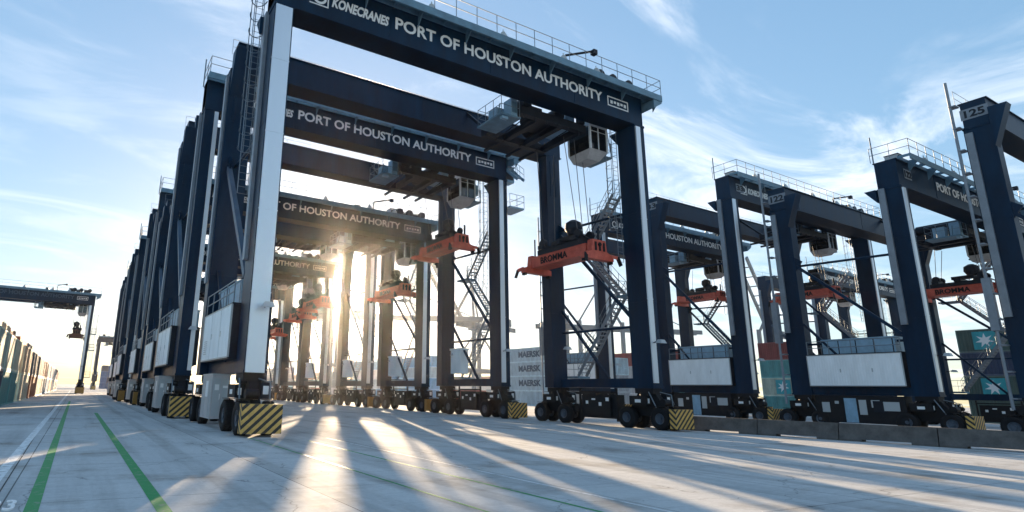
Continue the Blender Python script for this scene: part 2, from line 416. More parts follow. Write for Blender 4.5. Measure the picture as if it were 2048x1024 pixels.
def wheel_fn(b):
    n = 28; r = .62; w = .22
    prof = [(0.30, -w*.80), (.40, -w*.98), (.52, -w), (.60, -w*.78), (.62, -w*.45), (.62, w*.45), (.60, w*.78), (.52, w), (.40, w*.98), (.30, w*.80)]
    vs = []
    for i in range(n):
        t = 2 * math.pi * i / n
        for (rr, x) in prof: vs.append((x, rr * math.cos(t), rr * math.sin(t)))
    m_ = len(prof)
    fs = [(i*m_+j, i*m_+j+1, ((i+1)%n)*m_+j+1, ((i+1)%n)*m_+j) for i in range(n) for j in range(m_-1)]
    b.add(vs, fs, 0, True)
    for s in (-1, 1):
        b.cyl((s*w*.55, 0, 0), (s*w*.3, 0, 0), .31, 20, 1)
        b.cyl((s*w*.78, 0, 0), (s*w*.5, 0, 0), .32, 20, 1, r2=.2, cap=False)
        b.cyl((s*w*.85, 0, 0), (0, 0, 0), .12, 12, 1)
        for k in range(8):
            t = k * math.pi / 4
            b.cyl((s*w*.7, .2*math.cos(t), .2*math.sin(t)), (s*w*.5, .2*math.cos(t), .2*math.sin(t)), .022, 5, 1)
    for k in range(36):                       # tread lugs
        t = 2 * math.pi * k / 36; c, s_ = math.cos(t), math.sin(t)
        for sx in (-1, 1):
            x0, x1 = (sx * .02, sx * w * .8)
            p = Vector((x0, .627*c, .627*s_)); q = Vector((x1, .615*math.cos(t+.06), .615*math.sin(t+.06)))
            b.bar(p, q, .035, .02, 0)
def bogie_fn(b):                              # centre at origin under the leg, z from the ground; travel along Y
    b.box(-.16, .16, -1.7, 1.7, .72, 1.15, 0)                       # equalizer beam between the wheels
    b.prism([(-1.2, 1.15), (1.2, 1.15), (.62, 2.0), (-.62, 2.0)], 'x', -.2, .2, 0)
    b.box(-.42, .42, -.62, .62, 2.0, 2.3, 0)
    b.cyl((0,0,1.9),(0,0,2.05), .5, 20, 0)
    for y in (-1.15, 1.15):
        b.cyl((-.5, y, .62), (.5, y, .62), .11, 10, 0)
        b.box(-.22, .22, y - .25, y + .25, .62, .95, 0)
    b.box(.22, .62, -1.0, .35, 1.32, 1.95, 2)                        # drive and electrical boxes
    b.box(-.62, -.22, -.3, .9, 1.34, 1.86, 0)
    b.cyl((-.45, -1.25, 1.5), (.05, -1.25, 1.5), .2, 14, 0)
    b.cyl((.3, .7, 1.55), (.3, 1.25, 1.55), .19, 14, 0)
    b.box(.30, .52, -1.012, -1.0, 1.50, 1.82, 3); b.box(-.12, .06, -1.222, -1.21, 1.3, 1.5, 3)
    b.box(-.50, -.36, -.312, -.3, 1.45, 1.72, 3)
    b.box(-.634, -.62, .1, .5, 1.48, 1.66, 3)
    b.cyl((.55, -1.2, .75), (.55, -1.1, 1.95), .03, 6, 1); b.cyl((.55, -1.1, 1.95), (.2, -.6, 2.1), .03, 6, 1)
    b.cyl((-.55, -.9, 1.2), (-.5, -.4, 2.1), .03, 6, 1)
    for y in (-1.15, 1.15):                                           # mudguards
        for sx in (-1, 1):
            b.box(sx*.5 - .21, sx*.5 + .21, y - .28, y + .28, 1.285, 1.31, 0)
def bumper_fn(b):
    b.box(-.75, .75, -.20, .20, -.52, .52, 0)
    for sx in (-1, 1): b.box(sx*.55 - .08, sx*.55 + .08, .2, .42, -.3, .1, 1)
def bumper_back_fn(b):
    b.box(-.75, .75, -.20, .20, -.45, .45, 0)

def leg_fn(rear, dz, right=0, wide=False):
    def fn(b):
        top = (19.3 if rear else 18.87) + dz
        if rear and wide:
            x0, x1 = (-.62, .68) if right else (-.35, 1.05)
            b.box(x0, x1, 0, .85, 2.3, top, 0)
            for z in (2.32, 7.4, 13.0, top - .15): b.box(x0 - .012, x1 + .012, -.012, .862, z, z + .05, 0)
            b.box(x0 + .35, x0 + .5, -.03, 0, top - 3.2, top - .4, 0); b.box(x1 - .5, x1 - .35, -.03, 0, top - 3.2, top - .4, 0)
            return
        b.box(0, .87, 0, 1.4, 2.3, top, 0)
        b.box(-.03, .90, -.03, 1.43, 2.3, 2.42, 0)
        for z in (7.4, 13.0):
            b.box(-.012, .882, -.012, 1.412, z, z + .05, 0)
        b.box(-.04, .91, -.04, 1.44, top - .1, top - .003, 0)
    return fn
def girder_fn(front, dz):
    def fn(b):
        if front:
            z0, z1 = 18.87 + dz, 20.9 + dz
            b.box(-.02, 24.47, .08, 1.32, z0, z1, 0)
            b.box(-.05, 24.50, -.02, 1.42, z0, z0 + .05, 0)
            b.box(-.05, 24.50, -.02, 1.42, z1 - .05, z1, 0)
            for x in (-.02, 5.9, 12.2, 18.5, 24.40): b.box(x, x + .07, .06, 1.34, z0 + .05, z1 - .05, 0)
            b.box(1, 23.4, 1.0, 1.12, z1, z1 + .12, 0)
        else:
            z0, z1 = 19.3 + dz, 21.05 + dz
            b.box(-.02, 24.47, .08, 1.32, z0, z1, 0)
            b.box(-.05, 24.50, -.02, 1.42, z0, z0 + .05, 0)
            b.box(-.05, 24.50, -.02, 1.42, z1 - .05, z1, 0)
            for x in (1.9, 12.2, 22.4): b.box(x, x + .05, .065, 1.335, z0 + .05, z1 - .05, 0)
            b.box(1, 23.4, .25, .37, z1, z1 + .12, 0)
    return fn
def brace_side_fn(b, t):
    pass
def walkway_fn(dz, deck):
    def fn(b):
        z = 20.55 + dz
        b.box(-.1, 25.4, -.85, -.78, z, z + .42, 0)              # outer stringer
        b.box(-.1, 25.4, -.16, -.10, z + .2, z + .42, 0)
        n = 17
        for i in range(n + 1):
            x = -.1 + 25.5 * i / n - (.06 if i == n else 0)
            b.box(x, x + .06, -.78, -.16, z + .22, z + .40, 0)
            b.prism([(-.10, z - .45), (-.10, z + .2), (-.7, z + .2)], 'x', x, x + .03, 0) if i % 2 else None
        if deck: b.box(-.1, 25.4, -.775, .0, z + .43, z + .46, 0)
        b.prism([(24.6, z - .62), (24.6, z - .003), (25.4, z - .003), (25.38, z - .12)], 'y', -.8, .9, 0)
        b.box(24.52, 25.4, -.1, 1.6, z + .1, z + .40, 0)
    return fn
def walk_rail_fn(dz):
    def fn(b):
        z = 20.98 + dz
        railing(b, [(-.05, 1.5, z), (-.05, -.82, z), (25.35, -.82, z), (25.35, 1.5, z)], 1.08, 1.32, .022)
    return fn
def rear_rail_fn(dz):
    def fn(b):
        z = 21.05 + dz
        railing(b, [(-.1, 1.5, z), (24.5, 1.5, z)], 1.0, 2.0, .014)
    return fn
def lamp_fn(b):                                     # round floodlight looking down
    b.cyl((0,0,0), (0,0,.28), .30, 16, 0, r2=.20)
    b.cyl((0,0,.28), (0,0,.42), .14, 10, 0)
    b.cyl((0,0,.35), (0,0,.62), .03, 6, 0)
    b.cyl((0,0,-.004), (0,0,.01), .27, 16, 1)
def flood_fn(b):                                    # small floodlight on an arm by the leg
    b.cyl((0,0,0), (0,-.55,.12), .035, 6, 1)
    b.hexa([(-.24,-.82,-.05),(.24,-.82,-.05),(.24,-.42,-.02),(-.24,-.42,-.02)], [(-.16,-.74,.16),(.16,-.74,.16),(.12,-.48,.18),(-.12,-.48,.18)], 0)
def ladder_fn(z0, z1):
    def fn(b):
        for x in (-.22, .22): b.cyl((x, 0, z0), (x, 0, z1), .022, 5, 0)
        z = z0
        while z < z1: b.cyl((-.22, 0, z), (.22, 0, z), .014, 4, 0); z += .32
        z = z0 + 2.2
        while z < z1 + .1:
            n = 9; prev = None
            for i in range(n + 1):
                t = math.pi * i / n
                p = (.36 * math.cos(t), .08 + .62 * math.sin(t), z)
                if prev: b.bar(prev, p, .05, .012, 0)
                prev = p
            z += .85
        for t in (.25, .5, .75):
            a = math.pi * t; b.bar((.36*math.cos(a), .08+.62*math.sin(a), z0+2.2), (.36*math.cos(a), .08+.62*math.sin(a), z1), .04, .012, 0)
    return fn
def stair_fn(y0, z0, y1, z1, w=.75):
    """stair flight in the YZ plane, x from 0 to w"""
    def fn(b):
        for x in (0, w): b.bar((x, y0, z0), (x, y1, z1), .05, .22, 0)
        L = abs(z1 - z0); n = int(L / .24)
        for i in range(1, n):
            t = i / n; y = y0 + (y1 - y0) * t; z = z0 + (z1 - z0) * t
            b.box(.03, w - .03, y - .12, y + .12, z - .02, z + .02, 0)
        for x in (0, w):
            for k in (.5, 1.0): b.cyl((x, y0, z0 + k), (x, y1, z1 + k), .02, 5, 1)
            for i in range(6):
                t = i / 5; y = y0 + (y1 - y0) * t; z = z0 + (z1 - z0) * t
                b.cyl((x, y, z), (x, y, z + 1.0), .018, 5, 1)
    return fn
def landing_fn(x0, x1, y0, y1, z):
    def fn(b):
        b.box(x0, x1, y0, y1, z - .14, z, 0)
        railing(b, [(x0, y0, z), (x1, y0, z), (x1, y1, z), (x0, y1, z)], 1.05, .9, .02, 1)
    return fn
def unit_fn(b):                                     # power pack body between the left legs
    b.box(-.30, 1.35, 1.50, 7.40, 2.95, 5.15, 0)
    b.box(-.34, 1.4, 1.46, 7.42, 5.15, 5.22, 0)
    b.box(-.36, 1.2, 1.46, 7.42, 2.88, 2.95, 0)
def unit_panel_fn(b, seams=True):                               # corrugated white side
    n = 34; y0, y1 = 1.55, 7.35
    pts = []
    for i in range(n):
        a = y0 + (y1 - y0) * i / n; c = y0 + (y1 - y0) * (i + 1) / n; w = c - a
        pts += [(-.36, a), (-.36, a + w*.62), (-.345, a + w*.70), (-.345, a + w*.92)]
    pts.append((-.36, y1))
    vs = [(p[0], p[1], z) for p in pts for z in (2.98, 5.12)]
    fs = [(2*i, 2*i+2, 2*i+3, 2*i+1) for i in range(len(pts) - 1)]
    b.add(vs, fs, 0)
    b.box(-.344, -.302, y0, y1, 2.98, 5.12, 0)
    for y in ((3.45, 5.4) if seams else ()): b.box(-.37, -.35, y, y + .02, 3.0, 5.1, 1)
    for k in range(7 if seams else 0): b.box(-.372, -.35, 6.2, 6.9, 3.25 + k*.1, 3.29 + k*.1, 1)
    b.box(-.38, -.36, 3.25, 3.32, 3.9, 4.15, 1); b.box(-.38, -.36, 5.2, 5.27, 3.9, 4.15, 1)
    b.box(-.375, -.30, 1.50, 1.56, 2.94, 5.16, 1); b.box(-.375, -.30, 7.34, 7.40, 2.94, 5.16, 1)
    b.box(-.375, -.30, 1.56, 7.34, 2.93, 2.99, 1); b.box(-.375, -.30, 1.56, 7.34, 5.11, 5.16, 1)
def unit_top_fn(b):
    b.box(.05, 1.3, 1.9, 6.4, 5.22, 6.25, 0)
    for i in range(4): b.box(.04, .05, 2.0 + i*1.1, 2.06 + i*1.1, 5.25, 6.2, 1)
    b.box(0, 1.35, 1.85, 6.45, 6.25, 6.31, 0)
    b.cyl((.6, 6.9, 5.2), (.6, 6.9, 6.6), .12, 10, 1)
def cabinet_fn(b):
    b.box(-.42, .35, 3.7, 5.9, .38, 2.25, 0)
    for y in (3.8, 4.15, 5.2, 5.6): b.box(-.435, -.42, y, y + .12, .45, 2.15, 1)
    b.box(-.435, -.42, 4.5, 5.0, 1.3, 2.0, 2); b.box(-.36, -.05, 3.685, 3.7, .5, 2.1, 1); b.box(.0, .3, 3.685, 3.7, .5, 2.1, 1); b.box(-.44, .37, 3.66, 5.94, 2.25, 2.31, 1); b.box(-.09, -.06, 3.67, 3.685, 1.2, 1.45, 2); b.box(-.3, -.12, 3.675, 3.685, 1.6, 1.85, 2); b.box(.05, .25, 3.675, 3.685, 1.7, 1.8, 2)
def sideframe_fn(b):                                # dark gear under the right sill
    b.box(.1, .9, 2.9, 5.6, .45, 1.9, 0)
    b.box(-.05, .1, 3.2, 5.2, .6, 1.75, 0)
    for (y, z, w, h, mi) in ((3.3, 1.5, .25, .22, 1), (3.9, 1.2, .22, .22, 1), (5.0, 1.3, .2, .2, 1), (4.4, 1.55, .3, .1, 1)): b.box(-.06, -.05, y, y + w, z, z + h, mi)
    b.box(.0, .1, 2.7, 2.8, .3, 2.3, 0); b.box(.0, .1, 5.7, 5.8, .3, 2.3, 0)
    b.box(.0, .1, 2.8, 5.7, 2.0, 2.1, 0)
def box_on_sill_fn(b):
    b.box(.05, .85, 5.6, 7.1, 3.35, 5.3, 0); b.box(0, .9, 5.5, 7.2, 5.3, 5.45, 0)
def trolley_fn(dz):
    def fn(b):
        z0, z1 = 18.1 + dz, 18.6 + dz
        for y in (1.55, 5.2): b.box(.4, 5.7, y, y + .4, z0, z1, 0)
        for x in (.4, 2.0, 3.7, 5.3): b.box(x, x + .4, 1.95, 5.2, z0 + .05, z1 - .05, 0)
        b.box(2.4, 3.7, 2.1, 4.0, z1 - .1, z1, 0)
        for x in (2.1, 4.0, 5.2): b.box(x, x + .16, 5.6, 7.6, z0 + .1, z0 + .28, 0)
        for x in (1.2, 3.9): b.cyl((x, 2.0, z1 + .55), (x, 5.2, z1 + .55), .42, 18, 0)
        b.box(2.0, 3.0, 2.6, 3.6, z1, z1 + .9, 0); b.box(4.7, 5.5, 2.3, 4.3, z1, z1 + .8, 1)
        for x in (.5, 5.1):
            b.box(x, x + .4, 1.44, 1.8, z1, z1 + 2.0, 0); b.bar((x + .2, 5.4, z1), (x + .2, 7.7, z1 + 2.2), .18, .18, 0)
        for x in (1.0, 1.6, 3.0, 4.4): b.cyl((x, 1.95, z0 - .02), (x + .4, 5.4, z0 - .02), .035, 5, 0)
        for k in range(6): b.cyl((.5 + k*.9, 1.5, z0 - .05), (.5 + k*.9, 1.5, z0 - .3 - .1*(k % 2)), .03, 5, 0)
    return fn
def trolley_deck_fn(dz):
    def fn(b):
        z0 = 17.6 + dz
        b.box(-1.1, .38, 1.6, 4.0, z0, z0 + .1, 0)
        railing(b, [(.3, 1.62, z0 + .1), (-1.05, 1.62, z0 + .1), (-1.05, 3.95, z0 + .1), (.3, 3.95, z0 + .1)], 1.1, .9, .02, 1)
        b.box(-.1, .38, 1.9, 2.6, z0 + .1, z0 + 1.4, 2); b.box(-.5, .3, 2.8, 3.6, z0 + .1, z0 + 1.1, 2)
        b.box(-.9, -.45, 1.75, 2.0, z0 - .16, z0, 2)
        b.box(-.02, .32, 1.885, 1.9, z0 + .5, z0 + 1.2, 0)
        for x in (-.9, .2): b.cyl((x, 2.2, z0 + .1), (x + .2, 2.2, z0 + 1.0), .04, 6, 0)
    return fn
def cab_fn(dz):                                     # shell
    def fn(b):
        z = 16.95 + dz
        # posts, floor, roof; glass is a part of its own
        b.hexa([(.25,.55,z-.1),(1.3,.55,z-.1),(1.3,1.8,z-.1),(.25,1.8,z-.1)], [(0,0,z+.42),(1.55,0,z+.42),(1.55,1.95,z+.42),(0,1.95,z+.42)], 4)
        b.box(-.03, 1.58, -.03, 1.98, z + 2.0, z + 2.45, 0)
        for x in (0, 1.47):
            for y in (0, 1.87): b.box(x - .02, x + .10, y - .02, y + .10, z + .42, z + 2.0, 0)
        b.box(.72, .79, -.01, .05, z + .42, z + 2.0, 0)
        b.box(1.3, 1.55, .6, 1.9, z + .42, z + 2.0, 0)
        b.box(.1, 1.45, 1.3, 1.9, z + .42, z + 1.6, 1)
        b.box(.55, 1.0, .7, 1.1, z + .42, z + 1.25, 2)                     # seat
        b.box(-.02, 1.57, -.04, -.03, z + 1.62, z + 1.66, 0)
        for (x, y) in ((.2,.2),(1.3,.2),(.2,1.7),(1.3,1.7)): b.bar((x, y, z + 2.45), (x*.6 - .3, y*1.4, z + 2.95), .09, .09, 3)
    return fn
def cab_glass_fn(dz):
    def fn(b):
        z = 16.95 + dz
        b.box(.08, 1.47, .02, .03, z + .44, z + 1.98, 0)
        b.box(.02, .03, .08, 1.87, z + .44, z + 1.98, 0)
        b.box(.85, 1.28, -.035, -.012, z + .5, z + 1.9, 0)
    return fn
def cab_deck_fn(dz):
    def fn(b):
        z = 16.95 + dz
        b.box(1.6, 2.5, .5, 2.4, z + .35, z + .45, 0)
        railing(b, [(1.62, .52, z + .45), (2.48, .52, z + .45), (2.48, 2.38, z + .45)], 1.0, .8, .02, 1)
        b.box(1.6, 2.05, .7, 1.5, z + .5, z + 2.3, 2); b.box(2.0, 2.3, .6, 1.0, z + 1.0, z + 1.9, 2)
        b.cyl((2.48, .52, z + .45), (2.3, .7, z + 2.9), .03, 5, 1); b.cyl((2.48, 2.38, z + .45), (2.3, 2.2, z + 2.9), .03, 5, 1)
    return fn

def add_lamp(parent, x, y, z, dz=0):
    return put('floodlight', cached('lamp', 'floodlight', [LAMPM, LETTER], lamp_fn), parent, (x, y, z + dz))

SPR_GROUP = 'orange container spreaders hanging in the cranes'
def spreader(loc, label, name_text=True, dark=False):
    t = thing('container_spreader', label, 'spreader', loc, 0, SPR_GROUP)
    OR = BROWN if dark else ORANGE
    def body(b):
        b.box(.55, .95, .5, 5.5, .38, 1.0, 0); b.box(1.45, 1.85, .5, 5.5, .38, 1.0, 0)
        b.box(.50, 1.90, .5, 5.5, 1.0, 1.06, 0); b.box(.50, 1.90, .5, 5.5, .33, .38, 0)
        for y in (1.6, 3.0, 4.4): b.box(.53, 1.87, y, y + .08, .38, 1.0, 0)
    put('main_beam', cached(('spr_body', dark), 'main_beam', [OR], body), t)
    def end(b):
        b.prism([(0, .0), (2.4, .0), (2.4, .34), (1.85, .52), (1.75, 1.25), (.65, 1.25), (.55, .52), (0, .34)], 'y', 0, .42, 0)
        for x in (0.02, 2.2): b.box(x, x + .18, .05, .37, -.16, 0, 1)
        for x in (.8, 1.15, 1.5): b.box(x, x + .16, -.03, 0, .55, 1.1, 1)
        b.cyl((1.2, -.1, .95), (1.2, 0, .95), .12, 10, 1)
    put('end_beam', cached(('spr_end', dark), 'end_beam', [OR, BLACK], end), t, (0, 0, 0))
    put('end_beam', cached(('spr_end', dark), 'end_beam', [OR, BLACK], end), t, (2.4, 6.0, 0), math.pi)
    def arm(b):
        b.bar((0, 0, .25), (.28, -.35, .1), .16, .2, 0); b.bar((.27, -.34, .15), (.38, -.48, -.42), .05, .26, 1)
    for (x, y, rz) in ((2.2, .1, 0), (.2, .1, math.pi * 1.5), (.2, 5.9, math.pi), (2.2, 5.9, math.pi / 2)):
        put('guide_arm', cached(('spr_arm', dark), 'guide_arm', [OR, BLACK], arm), t, (x, y, .1), rz)
    def head(b):
        b.box(.55, 1.85, 1.1, 4.9, 1.1, 1.45, 0)
        for y in (1.2, 2.6, 4.2): b.box(.4, 2.0, y, y + .5, 1.45, 1.72, 0)
        for x in (.55, 1.6):
            for y in (1.2, 4.4): b.cyl((x, y, 1.85), (x + .22, y, 1.85), .3, 16, 0)
        b.bar((1.2, .4, 1.2), (1.2, 1.4, 1.9), .12, .1, 0)
        b.cyl((.6, 5.2, 1.1), (.6, 5.2, 2.3), .05, 6, 0); b.cyl((1.7, .5, 1.2), (1.7, .5, 2.2), .08, 6, 0)
        b.box(.9, 1.5, 1.8, 3.4, 1.72, 2.0, 0)
    put('head_block', cached('spr_head', 'head_block', [NAVY2], head), t)
    def reel(b):
        b.cyl((1.5, 1.1, 2.3), (1.68, 1.1, 2.3), .48, 22, 0); b.cyl((1.42, 1.1, 2.3), (1.78, 1.1, 2.3), .14, 10, 0)
        b.bar((1.6, 1.1, 1.4), (1.6, 1.1, 2.3), .1, .1, 0)
    rl = put('cable_basket', cached('spr_reel', 'cable_basket', [NAVY2], lambda b: (b.cyl((1.0, 1.9, 1.95), (1.0, 1.9, 2.35), .35, 20, 0, r2=.55), b.cyl((1.0,1.9,2.35),(1.0,1.9,2.75),.55,20,0,r2=.5), b.cyl((1.0,1.9,2.75),(1.0,1.9,2.95),.5,20,0,r2=.2))), t)
    if name_text:
        tm = text_mesh('bromma', 'BROMMA', 2.5, .46, .03, mt=BLACK)
        # left side reads towards the camera: rotate so it faces -X
        o = put('lettering', tm, t, (.538, 4.6, .46)); o.rotation_euler = (0, 0, R_(-90))
    return t

def crane(X, Y, label, kind='H', tx=15.2, sz=10.0, deck=False, dim_text=False, topstair=False, darkspr=False, group='gantry cranes', number=None, text='PORT OF HOUSTON AUTHORITY', wide=False, cover=None, pipe=False, skirt=False, ladder=False, spr=None, sprx=5.3, sc=None, first_ladder=True, brand=True, whitecab=False, bump=('s', 's'), panelmat=None):
    dz = 0 if kind == 'H' else -2.25
    t = thing('gantry_crane', label, 'gantry crane', (X, Y, 0), 0, group)
    if sc: t.scale = sc
    K = kind
    # legs
    for (x, y, rear, right) in ((0,0,0,0), (GG,0,0,1), (0,WB,1,0), (GG,WB,1,1)):
        lg = put('leg', cached(('leg', rear, K, right, wide), 'leg', [NAVY], leg_fn(rear, dz, right, wide)), t, (x, y, 0))
        top = (19.3 if rear else 18.87) + dz
        if not rear:
            if right or cover == 'narrow':
                put('cable_cover', cached(('cov1', K), 'cable_cover', [TRAY], lambda b: (b.box(.02, .42, -.09, 0, 2.6, top - .15), b.box(0, .44, -.10, 0, 7.5, 7.55), b.box(0, .44, -.10, 0, 12.5, 12.55))), lg)
            elif cover is None and wide:
                put('cable_cover', cached(('cov2', K), 'cable_cover', [TRAY], lambda b: b.box(.60, .85, -.09, 0, 2.6, top - .15)), lg)
            elif cover == 'wide':
                put('cable_cover', cached(('cov0', K), 'cable_cover', [TRAY], lambda b: (b.box(.03, .80, -.09, 0, 2.32, top - .12), [b.box(.01, .82, -.10, 0, z, z + .04) for z in (5.5, 9, 12.5, 16)])), lg)
        if not right:
            put('cable_duct', cached(('duct', K, rear, wide), 'cable_duct', [DUCT], (lambda b: b.box(-.47, -.35, .3, .7, 7.0, 18.9 + dz)) if rear and wide else (lambda b: b.box(-.16, 0, .95, 1.32, 7.0, 18.9 + dz))), lg)
        put('floodlight', cached('flood', 'floodlight', [LAMPM, NAVY2], flood_fn), lg, (.2 if right else .6, .02 if not rear else 0.02, 4.9))
        # bogie
        bg = put('bogie', cached('bogie', 'bogie', [BLACK, RAIL, NAVY2, LETTER], bogie_fn), t, (x + .435, y + .7, 0))
        for wx in (-.5, .5):
            for wy in (-1.15, 1.15):
                put('wheel', cached('wheel', 'wheel', [TYRE, RIM], wheel_fn), bg, (wx, wy, .62))
        if not rear:
            st = bump[right]
            put('bumper', cached(('bumpf', st), 'bumper', [STRIPE if st == 's' else YELLOW, BLACK], bumper_fn), bg, (0, -2.05, .64))
    # girders
    fg = put('front_girder', cached(('fg', K), 'front_girder', [NAVY], girder_fn(True, dz)), t)
    if text:
        put('lettering', text_mesh(('poh', text, dim_text), text, 14.7, .68, .022, mt=BRACE if dim_text else LETTER), fg, (6.18, .062, 19.68 + dz))  # far left crane gets its lettering in a darker blue-grey
        if brand:
            put('lettering', text_mesh('kc', 'KONECRANES', 3.1, .55, .035, .25), fg, (2.72, .062, 19.66 + dz))
        def bx_(b):
            z = 19.62 + dz
            b.box(21.35, 23.2, .06, .078, z, z + .07); b.box(21.35, 23.2, .06, .078, z + .6, z + .67)
            b.box(21.35, 21.42, .06, .078, z + .07, z + .6); b.box(23.13, 23.2, .06, .078, z + .07, z + .6)
            for i in range(5): b.box(21.6 + i*.3, 21.8 + i*.3, .06, .078, z + .2 + (.06 if i % 2 else 0), z + .42)
        put('emblem', cached(('emb', K), 'emblem', [LETTER], bx_), fg)
        if number is None or brand:
            def ring(b):
                n = 20; z = 19.95 + dz
                for i in range(n):
                    a0 = 2*math.pi*i/n; a1 = 2*math.pi*(i+1)/n
                    b.prism([(2.1+.36*math.cos(a0), z+.36*math.sin(a0)), (2.1+.36*math.cos(a1), z+.36*math.sin(a1)), (2.1+.24*math.cos(a1), z+.24*math.sin(a1)), (2.1+.24*math.cos(a0), z+.24*math.sin(a0))], 'y', .06, .076)
                b.box(2.5, 2.56, .06, .076, 19.5+dz, 20.4+dz); b.box(1.6, 2.5, .06, .076, 19.5+dz, 19.56+dz)
            put('emblem', cached(('ring', K), 'emblem', [LETTER], ring), fg)
    rg = put('rear_girder', cached(('rg', K), 'rear_girder', [NAVY], girder_fn(False, dz)), t, (0, WB, 0))
    # ties and braces each side
    for i, x in enumerate((.435, GG + .435)):
        put('sill_beam', cached('sill', 'sill_beam', [NAVY], lambda b: b.box(-.36, .36, 1.4, 7.5, 2.32, 2.88)), t, (x, 0, 0))
        put('tie_rod', cached('tie6', 'tie_rod', [NAVY], lambda b: b.cyl((0, 1.4, 6.0), (0, 7.5, 6.05), .085, 8)), t, (x, 0, 0))
        put('tie_rod', cached('tie13', 'tie_rod', [NAVY], lambda b: b.cyl((0, 1.4, 13.3 + dz*.6), (0, 7.5, 13.5 + dz*.6), .09, 8)) if K == 'H' else cached('tie13L', 'tie_rod', [NAVY], lambda b: b.cyl((0, 1.4, 12.0), (0, 7.5, 12.2), .09, 8)), t, (x, 0, 0))
        w = .30 if i == 0 else .2; bm_ = BRACE if i == 0 and not skirt else NAVY; w = w if not skirt else .2; x = .1 if i == 0 else x
        put('brace', cached(('br1', i, K, skirt), 'brace', [bm_], lambda b: b.bar((0, 7.5, 13.3 + dz*.5), (0, 1.4, 6.4), w*.8, w)), t, (x, 0, 0))
        put('brace', cached(('br2', i), 'brace', [NAVY], lambda b: b.bar((0, 7.5, 7.6), (0, 3.6, 2.88), .16, .16)), t, (x, 0, 0))
        if i == 0 or not wide: put('gusset', cached(('gus1', K), 'gusset', [NAVY], lambda b: b.prism([(7.5, 17.6 + dz), (7.5, 20.2 + dz), (6.6, 20.2 + dz)], 'x', -.4, .4)), t, (x, 0, 0))
        put('gusset', cached(('gus2', K), 'gusset', [NAVY], lambda b: b.prism([(1.4, 17.9 + dz), (1.4, 18.86 + dz), (2.1, 18.86 + dz)], 'x', -.4, .4)), t, (x, 0, 0))
        put('gusset', cached(('gus3', K), 'gusset', [NAVY], lambda b: b.prism([(7.5, 12.9+dz*.5), (7.5, 14.0+dz*.5), (7.0, 13.6+dz*.5)], 'x', -.05, .05)), t, (x, 0, 0))
    # walkway
    wk = put('walkway', cached(('walk', K, deck), 'walkway', [WALK], walkway_fn(dz, deck)), t)
    put('railing', cached(('wrail', K), 'railing', [RAIL], walk_rail_fn(dz)), wk)
    put('railing', cached(('rrail', K), 'railing', [RAIL], rear_rail_fn(dz)), t, (0, WB, 0))
    for x in (3.2, 8.0, 12.7, 17.2, 19.9):
        add_lamp(wk, x, -.45, 21.0 + dz)
    zg = 20.9 + dz
    for (x, y, w, d, h) in ((19.8, .2, .9, .8, .8), (21.0, .2, .7, .7, .6), (22.3, .3, .9, .7, .7), (16.0, .2, .5, .5, .5), (1.2, .3, .8, .8, .7)):
        put('roof_box', cached(('gbox', w, h), 'roof_box', [LAMPM, NAVY2], lambda b: (b.box(0, w, 0, d, 0, h, 0), b.box(.05, w - .05, -.02, 0, .08, h - .08, 1), b.box(-.04, w + .04, -.04, d + .04, h, h + .05, 1))), wk, (x, y, zg))
    for x in (20.75, 21.85, 23.3):
        put('roller', cached('roller', 'roller', [NAVY2], lambda b: (b.cyl((0, 0, 0), (0, .35, 0), .35, 16), b.box(-.1, .1, .1, .25, -.6, 0))), wk, (x, -.1, zg + .6))
    put('camera_boom', cached('cboom', 'camera_boom', [NAVY2], lambda b: (b.cyl((0, 0, 0), (0, 0, 1.1), .06, 6), b.cyl((0, 0, 1.1), (1.5, -1.0, 1.35), .07, 6), b.box(1.3, 1.6, -1.1, -.8, 1.1, 1.4))), wk, (17.9, .1, zg))
    if number:
        pl = put('number_plate', cached('plate', 'number_plate', [DUCT], lambda b: b.box(-.03, 0, 0, 1.36, 0, .72)), t, (-.02, WB + .02, 19.35 + dz + .5))
        o = put('lettering', text_mesh(('n', number), number, 1.0, .5, .03, mt=NAVY2), pl, (-.045, 1.16, .11)); o.rotation_euler = (0, 0, R_(-90))
        pf = put('number_plate', cached('plate2', 'number_plate', [DUCT], lambda b: b.box(0, 1.1, -.02, 0, 0, .72)), fg, (.95, .06, 19.6 + dz))
        put('lettering', text_mesh(('n', number), number, 1.0, .5, .03, mt=NAVY2), pf, (.06, -.035, .11))
    # power pack on the left
    pu = put('power_unit', cached('unit', 'power_unit', [NAVY2], unit_fn), t)
    put('side_panel', cached(('unitp', skirt), 'side_panel', [WHITE, LAMPM], lambda b: unit_panel_fn(b, not skirt)), pu)
    put('cooler_box', cached('unitt', 'cooler_box', [CABB, NAVY2], unit_top_fn), pu)
    put('railing', cached('unitr', 'railing', [RAIL], lambda b: railing(b, [(-.3, 1.5, 5.22), (-.3, 7.3, 5.22)], .95, 1.5, .03)), pu)
    if not skirt: put('cabinet', cached('cabi', 'cabinet', [BEIGE, LAMPM, LETTER], cabinet_fn), t)
    put('equipment_rack', cached('side', 'equipment_rack', [BLACK, LETTER], sideframe_fn), t, (GG, 0, 0))
    if whitecab:
        put('electrical_cabinet', cached('wcab', 'electrical_cabinet', [WHITE], box_on_sill_fn), t, (GG, 0, 0))
    # ladder
    if ladder: put('ladder', cached(('lad', K), 'ladder', [RAIL], ladder_fn(10, 21.5 + dz)), t, (-.38, 1.45, 0))
